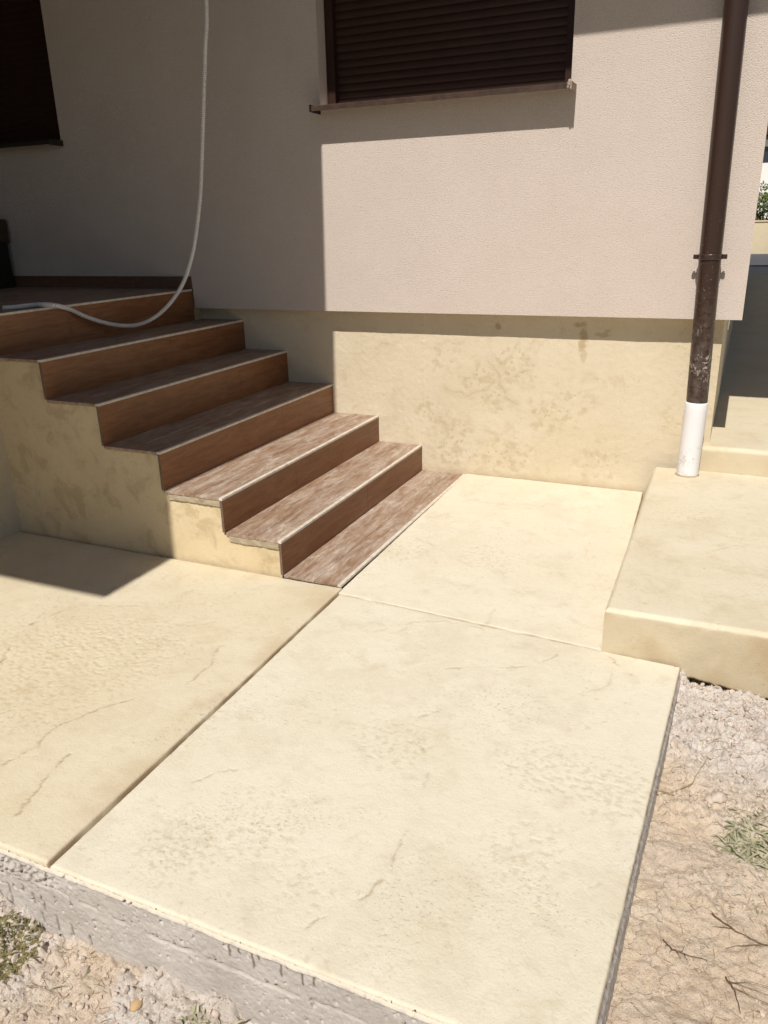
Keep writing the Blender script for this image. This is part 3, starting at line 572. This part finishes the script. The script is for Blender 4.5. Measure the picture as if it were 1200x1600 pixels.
# facade wall with two window openings, reveals modelled
W1 = (-.522, .772, 1.955, 3.12); W2 = (-3.60, -2.318, 1.905, 3.12)
def panel(bm, x0, x1, z0, z1, y=FY):
    v = [bm.verts.new(c) for c in ((x0, y, z0), (x1, y, z0), (x1, y, z1), (x0, y, z1))]; bm.faces.new(v)
bm = bmesh.new(); XL = -4.6
for x0, x1, z0, z1 in ((-1.446, FXR, FZ, 1.035), (XL, FXR, 1.035, 1.905), (XL, W2[0], 1.905, 3.12), (W2[1], FXR, 1.905, 1.955), (W2[1], W1[0], 1.955, 3.12), (W1[1], FXR, 1.955, 3.12), (XL, FXR, 3.12, HZ)): panel(bm, x0, x1, z0, z1)
for a, b, z0, z1 in (W1, W2):
    for q in (((a, FY, z0), (a, .10, z0), (a, .10, z1), (a, FY, z1)), ((b, FY, z0), (b, FY, z1), (b, .10, z1), (b, .10, z0)), ((a, FY, z1), (a, .10, z1), (b, .10, z1), (b, FY, z1)), ((a, FY, z0), (b, FY, z0), (b, .10, z0), (a, .10, z0))):
        bm.faces.new([bm.verts.new(c) for c in q])
for q in (((FXR, FY, FZ), (FXR, 14, FZ), (FXR, 14, HZ), (FXR, FY, HZ)), ((-1.446, FY, FZ), (-1.446, .02, FZ), (FXR, .02, FZ), (FXR, FY, FZ)), ((1.5, .02, FZ), (1.5, 14, FZ), (FXR, 14, FZ), (FXR, .02, FZ)), ((-1.446, FY, FZ), (-1.446, FY, 1.035), (-1.446, .02, 1.035), (-1.446, .02, FZ)), ((XL, 14, 0), (XL, 14, HZ), (FXR, 14, HZ), (FXR, 14, 0))):
    bm.faces.new([bm.verts.new(c) for c in q])
bmesh.ops.remove_doubles(bm, verts=bm.verts, dist=.0005)
obj('facade_wall', bm, M_fac, house)
# plaster thread dangling from the facade corner
bm = bmesh.new(); tube(bm, [(1.558, -.088, .925), (1.559, -.09, .905), (1.557, -.089, .89), (1.558, -.088, .878)], .0012, 5); obj('mesh_thread', bm, M_trim, house)
def window(Wn, sx0, sx1, cap_mess, label=None):
    a, b, z0, z1 = Wn
    fr = bmesh.new(); yb = .006
    box(fr, a + .002, a + .048, yb - .012, yb + .05, z0 + .002, z1 - .002, bev=.003); box(fr, b - .048, b - .002, yb - .012, yb + .05, z0 + .002, z1 - .002, bev=.003)
    box(fr, a + .05, b - .05, yb + .02, yb + .06, z0 + .002, z0 + .04)
    wo = obj('window', fr, M_shut, house)
    if label: wo['label'] = label
    bm = bmesh.new(); pitch = .0365; n = int((z1 - z0) / pitch) + 1; prev = None
    pr = []
    for k in range(n):
        zb = z0 + .004 + k * pitch
        for t in (0, .06, .12, .3, .5, .7, .88, .94):
            y = yb + .022 - (.0032 * math.sin(math.pi * (t - .06) / .88) if .06 < t < .94 else -.002); pr.append((y, min(zb + t * pitch, z1 - .001)))
    for (y, z) in pr:
        c = (bm.verts.new((a + .049, y, z)), bm.verts.new((b - .049, y, z)))
        if prev: bm.faces.new((prev[0], prev[1], c[1], c[0]))
        prev = c
    obj('shutter', bm, M_shut, wo, True)
    bm = bmesh.new(); sy = -.196; zz = z0 - .024                          # sill with a folded lip
    pr = [(.01, z0 + .001), (sy + .004, zz + .016), (sy, zz + .013), (sy, zz - .009), (sy + .004, zz - .009), (sy + .005, zz + .006), (.01, z0 - .008)]
    A = [bm.verts.new((sx0, y, z)) for y, z in pr]; Bq = [bm.verts.new((sx1, y, z)) for y, z in pr]; bm.faces.new(A); bm.faces.new(Bq[::-1])
    for i in range(7): j = (i + 1) % 7; bm.faces.new((A[i], Bq[i], Bq[j], A[j]))
    bmesh.ops.recalc_face_normals(bm, faces=bm.faces); so = obj('sill', bm, M_sill if cap_mess else M_box, wo)
    obj('end_cap', BX(sx0 - .008, sx0, sy - .004, FY + .002, zz - .013, zz + .021, bev=.002), M_blk, wo)
    bm = BX(sx1, sx1 + .008, sy - .003, FY + .002, zz - .013, zz + .020, bev=.002)
    if cap_mess:
        for _ in range(5): crumb(bm, Vector((sx1 + random.uniform(-.012, .004), sy - .001, zz + random.uniform(-.006, .02))), .008, 1.2)
    obj('end_cap', bm, M_cap if cap_mess else M_box, wo)
window(W1, -.520, .790, True, 'roller shutter window lit from the right with a taupe sill'); window(W2, -3.66, -2.31, False, 'nearly black roller shutter window in the shade of the porch')
# skirting and terrace
obj('skirting', BX(XL, -1.449, FY - .009, FY - .0005, 1.034, 1.107), M_dark_tile, house)
bm = bmesh.new(); x = XS[5] - .0132
for i in range(11):
    xa = x - .30
    for j in range(7): y0 = YT + j * .92 - (i % 2) * .4; y1 = min(y0 + .918, FY - .0105); y0 = max(y0, YT); box(bm, xa + .001, x - .001, y0, y1, 1.02, 1.033 - .0002 * random.random())
    x = xa
obj('terrace_floor', bm, M_tread, house)['label'] = 'dark tiled terrace floor under the porch'
bm = BX(XL, -1.49, YT, -1.576, -.2, 1.0195); obj('terrace_wall', bm, M_plinth, house); bm = BX(XL, -1.70, -1.576, .0, -.2, 1.0195); obj('terrace_base', bm, M_stair, house)
obj('unseen_wing_wall', BX(-4.05, -3.75, -4.3, FY - .01, 1.034, HZ - .001), M_wing, house)  # unseen wall, added close and dark to deepen the porch shade
# roofs: eave over the facade, porch roof with the corner that shades the stairs
YE = FY - (HZ - 2.142) * COT; XE = -.487; YF = -2.012 - HZ * COT
bm = bmesh.new(); box(bm, XE, 2.75, YE, 15, HZ, HZ + .16); obj('roof', bm, M_ceiling, house)
bm = bmesh.new(); box(bm, XL - .5, XE - .001, YF, 15, HZ + .001, HZ + .161); obj('porch_roof', bm, M_ceiling, house)
bm = bmesh.new(); v = [bm.verts.new(c) for c in ((XL - .5, YE, HZ + .162), (2.75, YE, HZ + .162), (2.75, 15, HZ + .162), (XL - .5, 15, HZ + .162), (-.9, 7, HZ + 1.9))]
for i in range(4): bm.faces.new((v[i], v[(i + 1) % 4], v[4]))
v = [bm.verts.new(c) for c in ((XL - .5, YF, HZ + .162), (XE, YF, HZ + .162), (XE, YE, HZ + .9), (XL - .5, YE, HZ + .9))]; bm.faces.new(v)
obj('roof_tiles', bm, M_roof, house)
obj('porch_column', BX(-1.95, -1.70, -4.5, -4.25, 1.034, HZ - .001, bev=.005), M_fac, house)

# ------------------------------------------------------------------ drainpipe
dp = thing('drainpipe', 'dark brown drainpipe with a white plastic foot standing at the house corner', 'drainpipe', loc=(0, 0, 0))
cl = [(1.455, -.150, .176), (1.462, -.150, .545), (1.4475, -.152, 1.20), (1.437, -.155, 2.2), (1.430, -.158, HZ + .0)]
def along(z):
    for a, b in zip(cl[:-1], cl[1:]):
        if z <= b[2]: t = (z - a[2]) / (b[2] - a[2]); return tuple(a[i] + t * (b[i] - a[i]) for i in range(3))
    return cl[-1]
bm = bmesh.new(); tube(bm, [along(z) for z in (.54, .545, .9, 1.2, 1.7, 2.2, 2.9, 3.59)], .0475, 40); obj('pipe', bm, M_pipe, dp, True)
bm = bmesh.new(); zz = [.176, .18, .19, .3, .4, .5, .540, .546]; tube(bm, [along(z) for z in zz], [.0500, .0515, .0505, .051, .0512, .0512, .0515, .0492], 40); obj('foot_pipe', bm, M_pvc, dp, True)
bm = bmesh.new(); R0 = []
for k in range(48):
    a_ = k / 48 * 6.283; q = 1 + .5 * math.sin(3 * a_ + 1) * math.sin(7 * a_); R0.append([bm.verts.new((cl[0][0] + r_ * math.cos(a_), cl[0][1] + r_ * math.sin(a_), z_)) for r_, z_ in ((.050, .188 + .003 * q), (.0535 + .002 * q, .184), (.057 + .004 * q, .172))])
for a_, b_ in zip(R0, R0[1:] + R0[:1]):
    for i in range(2): bm.faces.new((a_[i], a_[i + 1], b_[i + 1], b_[i]))
obj('mortar_collar', bm, M_mortar, dp, True)
bm = bmesh.new(); c0 = Vector(along(1.203))                                  # clamp ring with two screw lugs
for dz, rr in ((-.009, .0495), (-.008, .0525), (0, .0530), (.008, .0525), (.009, .0495)): pass
tube(bm, [c0 + Vector((0, 0, dz)) for dz in (-.0125, -.012, -.009, 0, .009, .012, .0125)], [.0478, .0515, .0535, .0525, .0535, .0515, .0478], 40)
for s in (-1, 1): box(bm, c0.x + s * .061 - .010, c0.x + s * .061 + .010, c0.y - .004, c0.y + .004, c0.z - .010, c0.z + .010, bev=.003); tube(bm, [(c0.x + s * .062, c0.y - .009, c0.z), (c0.x + s * .062, c0.y + .012, c0.z)], .005, 8)
tube(bm, [(c0.x, c0.y + .05, c0.z), (c0.x, FY, c0.z)], .005, 8); obj('bracket', bm, M_pipe, dp, False)

# ------------------------------------------------------------------ conduit hanging from the porch ceiling
def catmull(P, n):
    P = [Vector(p) for p in P]; P = [P[0] * 2 - P[1]] + P + [P[-1] * 2 - P[-2]]; out = []
    for i in range(1, len(P) - 2):
        for k in range(n):
            t = k / n; a, b, c, e = P[i - 1:i + 3]
            out.append(.5 * ((2 * b) + (c - a) * t + (2 * a - 5 * b + 4 * c - e) * t * t + (3 * b - a - 3 * c + e) * t ** 3))
    out.append(P[-2]); return out
HP = [(-0.903, -0.44, 3.3),
      (-0.911, -0.445, 3.0),
      (-0.923, -0.45, 2.403),
      (-0.948, -0.46, 2.189),
      (-0.977, -0.47, 1.966),
      (-1.005, -0.485, 1.733),
      (-1.026, -0.5, 1.552),
      (-1.051, -0.52, 1.397),
      (-1.076, -0.55, 1.255),
      (-1.15, -0.548, 1.116),
      (-1.22, -0.573, 1.017),
      (-1.29, -0.618, 0.942),
      (-1.34, -0.681, 0.904),
      (-1.375, -0.749, 0.894),
      (-1.395, -0.846, 0.909),
      (-1.41, -0.941, 0.938),
      (-1.42, -1.035, 0.976),
      (-1.44, -1.102, 1.014),
      (-1.382, -1.247, 1.046),
      (-1.511, -1.222, 1.045),
      (-1.529, -1.321, 1.045),
      (-1.558, -1.388, 1.045)]
dn = catmull(HP, 60); Ls = [0]
for a, b in zip(dn[:-1], dn[1:]): Ls.append(Ls[-1] + (b - a).length)
pitch = .0085; n = int(Ls[-1] / pitch * 4); ts = np.linspace(0, Ls[-1], n); A = np.array([list(p) for p in dn]); pts = [Vector((np.interp(t, Ls, A[:, 0]), np.interp(t, Ls, A[:, 1]), np.interp(t, Ls, A[:, 2]))) for t in ts]
bm = bmesh.new(); tube(bm, pts, [.0114 if i % 4 in (0, 1) else .0086 for i in range(n)], 12); o = obj('conduit', bm, M_conduit, None, False)
tag(o, 'light grey corrugated conduit hanging from the porch and looping over the top step', 'conduit')

# ------------------------------------------------------------------ dark box on the terrace
bx = thing('storage_box', 'dark box with a brown upper board standing on the terrace by the wall', 'box', loc=(-3.255, -.4, 1.034))
o = obj('body', BX(-.45, .372, -.02, .28, .0, .285, bev=.004), M_box, bx); bm = BX(-.46, .384, -.03, .29, .286, .43, bev=.006); obj('lid', bm, M_lid, bx)
obj('foot', BX(-.44, .36, -.012, .27, -.0005, .012), M_blk, bx)

# ------------------------------------------------------------------ background beyond the house corner
gw = thing('garden_wall', 'low cream garden wall across the far end of the drive', 'wall', loc=(0, 24, 0))
bm = BX(-2, 12, 0, .2, -.3, 1.24); obj('wall', bm, M_gwall, gw); obj('coping', BX(-2, 12, -.03, .23, 1.241, 1.285, bev=.01), M_gwall, gw)
def shrub(name, loc, R, H, nl, ls, mat, label, cat, grp=None, trunk=.4):
    r = thing(name, label, cat, grp, loc); bm = bmesh.new(); rr = np.random.default_rng(int(abs(loc[0] * 100 + loc[1])))
    cl_ = [(rr.uniform(-.75, .75) * R, rr.uniform(-.6, .6) * R, trunk + (H - trunk) * rr.uniform(.05, .92), rr.uniform(.2, .42) * R) for _ in range(16)]
    for _ in range(nl):
        cx_, cy_, cz_, cr_ = cl_[rr.integers(16)]; dd = Vector(rr.normal(size=3)).normalized() * cr_ * rr.uniform(.55, 1.05) ; p = Vector((cx_, cy_, cz_)) + dd
        if p.z < .02: continue
        u = Vector(rr.normal(size=3)).normalized(); v_ = u.orthogonal().normalized(); s_ = ls * rr.uniform(.6, 1.3)
        bm.faces.new([bm.verts.new(p + q) for q in (u * s_, v_ * s_ * .45, -u * s_, -v_ * s_ * .45)])
    obj('crown', bm, mat, r); bm = bmesh.new()
    for k in range(6): a_ = rr.uniform(0, 6.28); tube(bm, [(0, 0, -.3), (.1 * R * math.cos(a_), .1 * R * math.sin(a_), trunk), (.5 * R * math.cos(a_), .4 * R * math.sin(a_), H * .7)], [.05 * R, .035 * R, .01], 6)
    obj('trunk', bm, M_twig, r); return r
G = 'shrubs behind the garden wall'
shrub('shrub', (1.95, 25.6, .1), 1.0, 2.55, 5200, .055, M_shrub, 'leafy green shrub behind the garden wall nearest the house corner', 'shrub', G)
shrub('shrub', (4.1, 25.9, .1), 1.2, 2.5, 4000, .06, M_shrub, 'wide green shrub to the right of the one nearest the house corner', 'shrub', G)
shrub('shrub', (-.4, 25.7, .1), 1.1, 2.3, 3000, .06, M_shrub, 'green shrub hidden mostly by the house corner', 'shrub', G)
nb = thing('building', 'white neighbouring building with a band of dark windows', 'building', loc=(0, 34, 0))
bm = bmesh.new(); box(bm, -3, 14, 0, 8, -.3, 3.45); box(bm, -3, 14, .0, 8, 4.07, 4.32); box(bm, -3, .6, .0, 8, 3.451, 4.069); box(bm, 5.5, 14, 0, 8, 3.451, 4.069); obj('wall', bm, M_white, nb)
bm = bmesh.new(); box(bm, .6, 5.5, .12, .16, 3.451, 4.069); wn_ = obj('window', bm, M_glass, nb); 
for xx in (1.9, 3.1, 4.3): obj('mullion', BX(xx - .03, xx + .03, .06, .119, 3.452, 4.068), M_white, wn_)
obj('roof', BX(-3.3, 14.3, -.2, 8.3, 4.321, 4.40), M_box, nb)
shrub('tree', (2.6, 44.5, 0), 5.2, 11.5, 15000, .26, M_tree, 'dark tree rising behind the white building', 'tree', None, 3.)
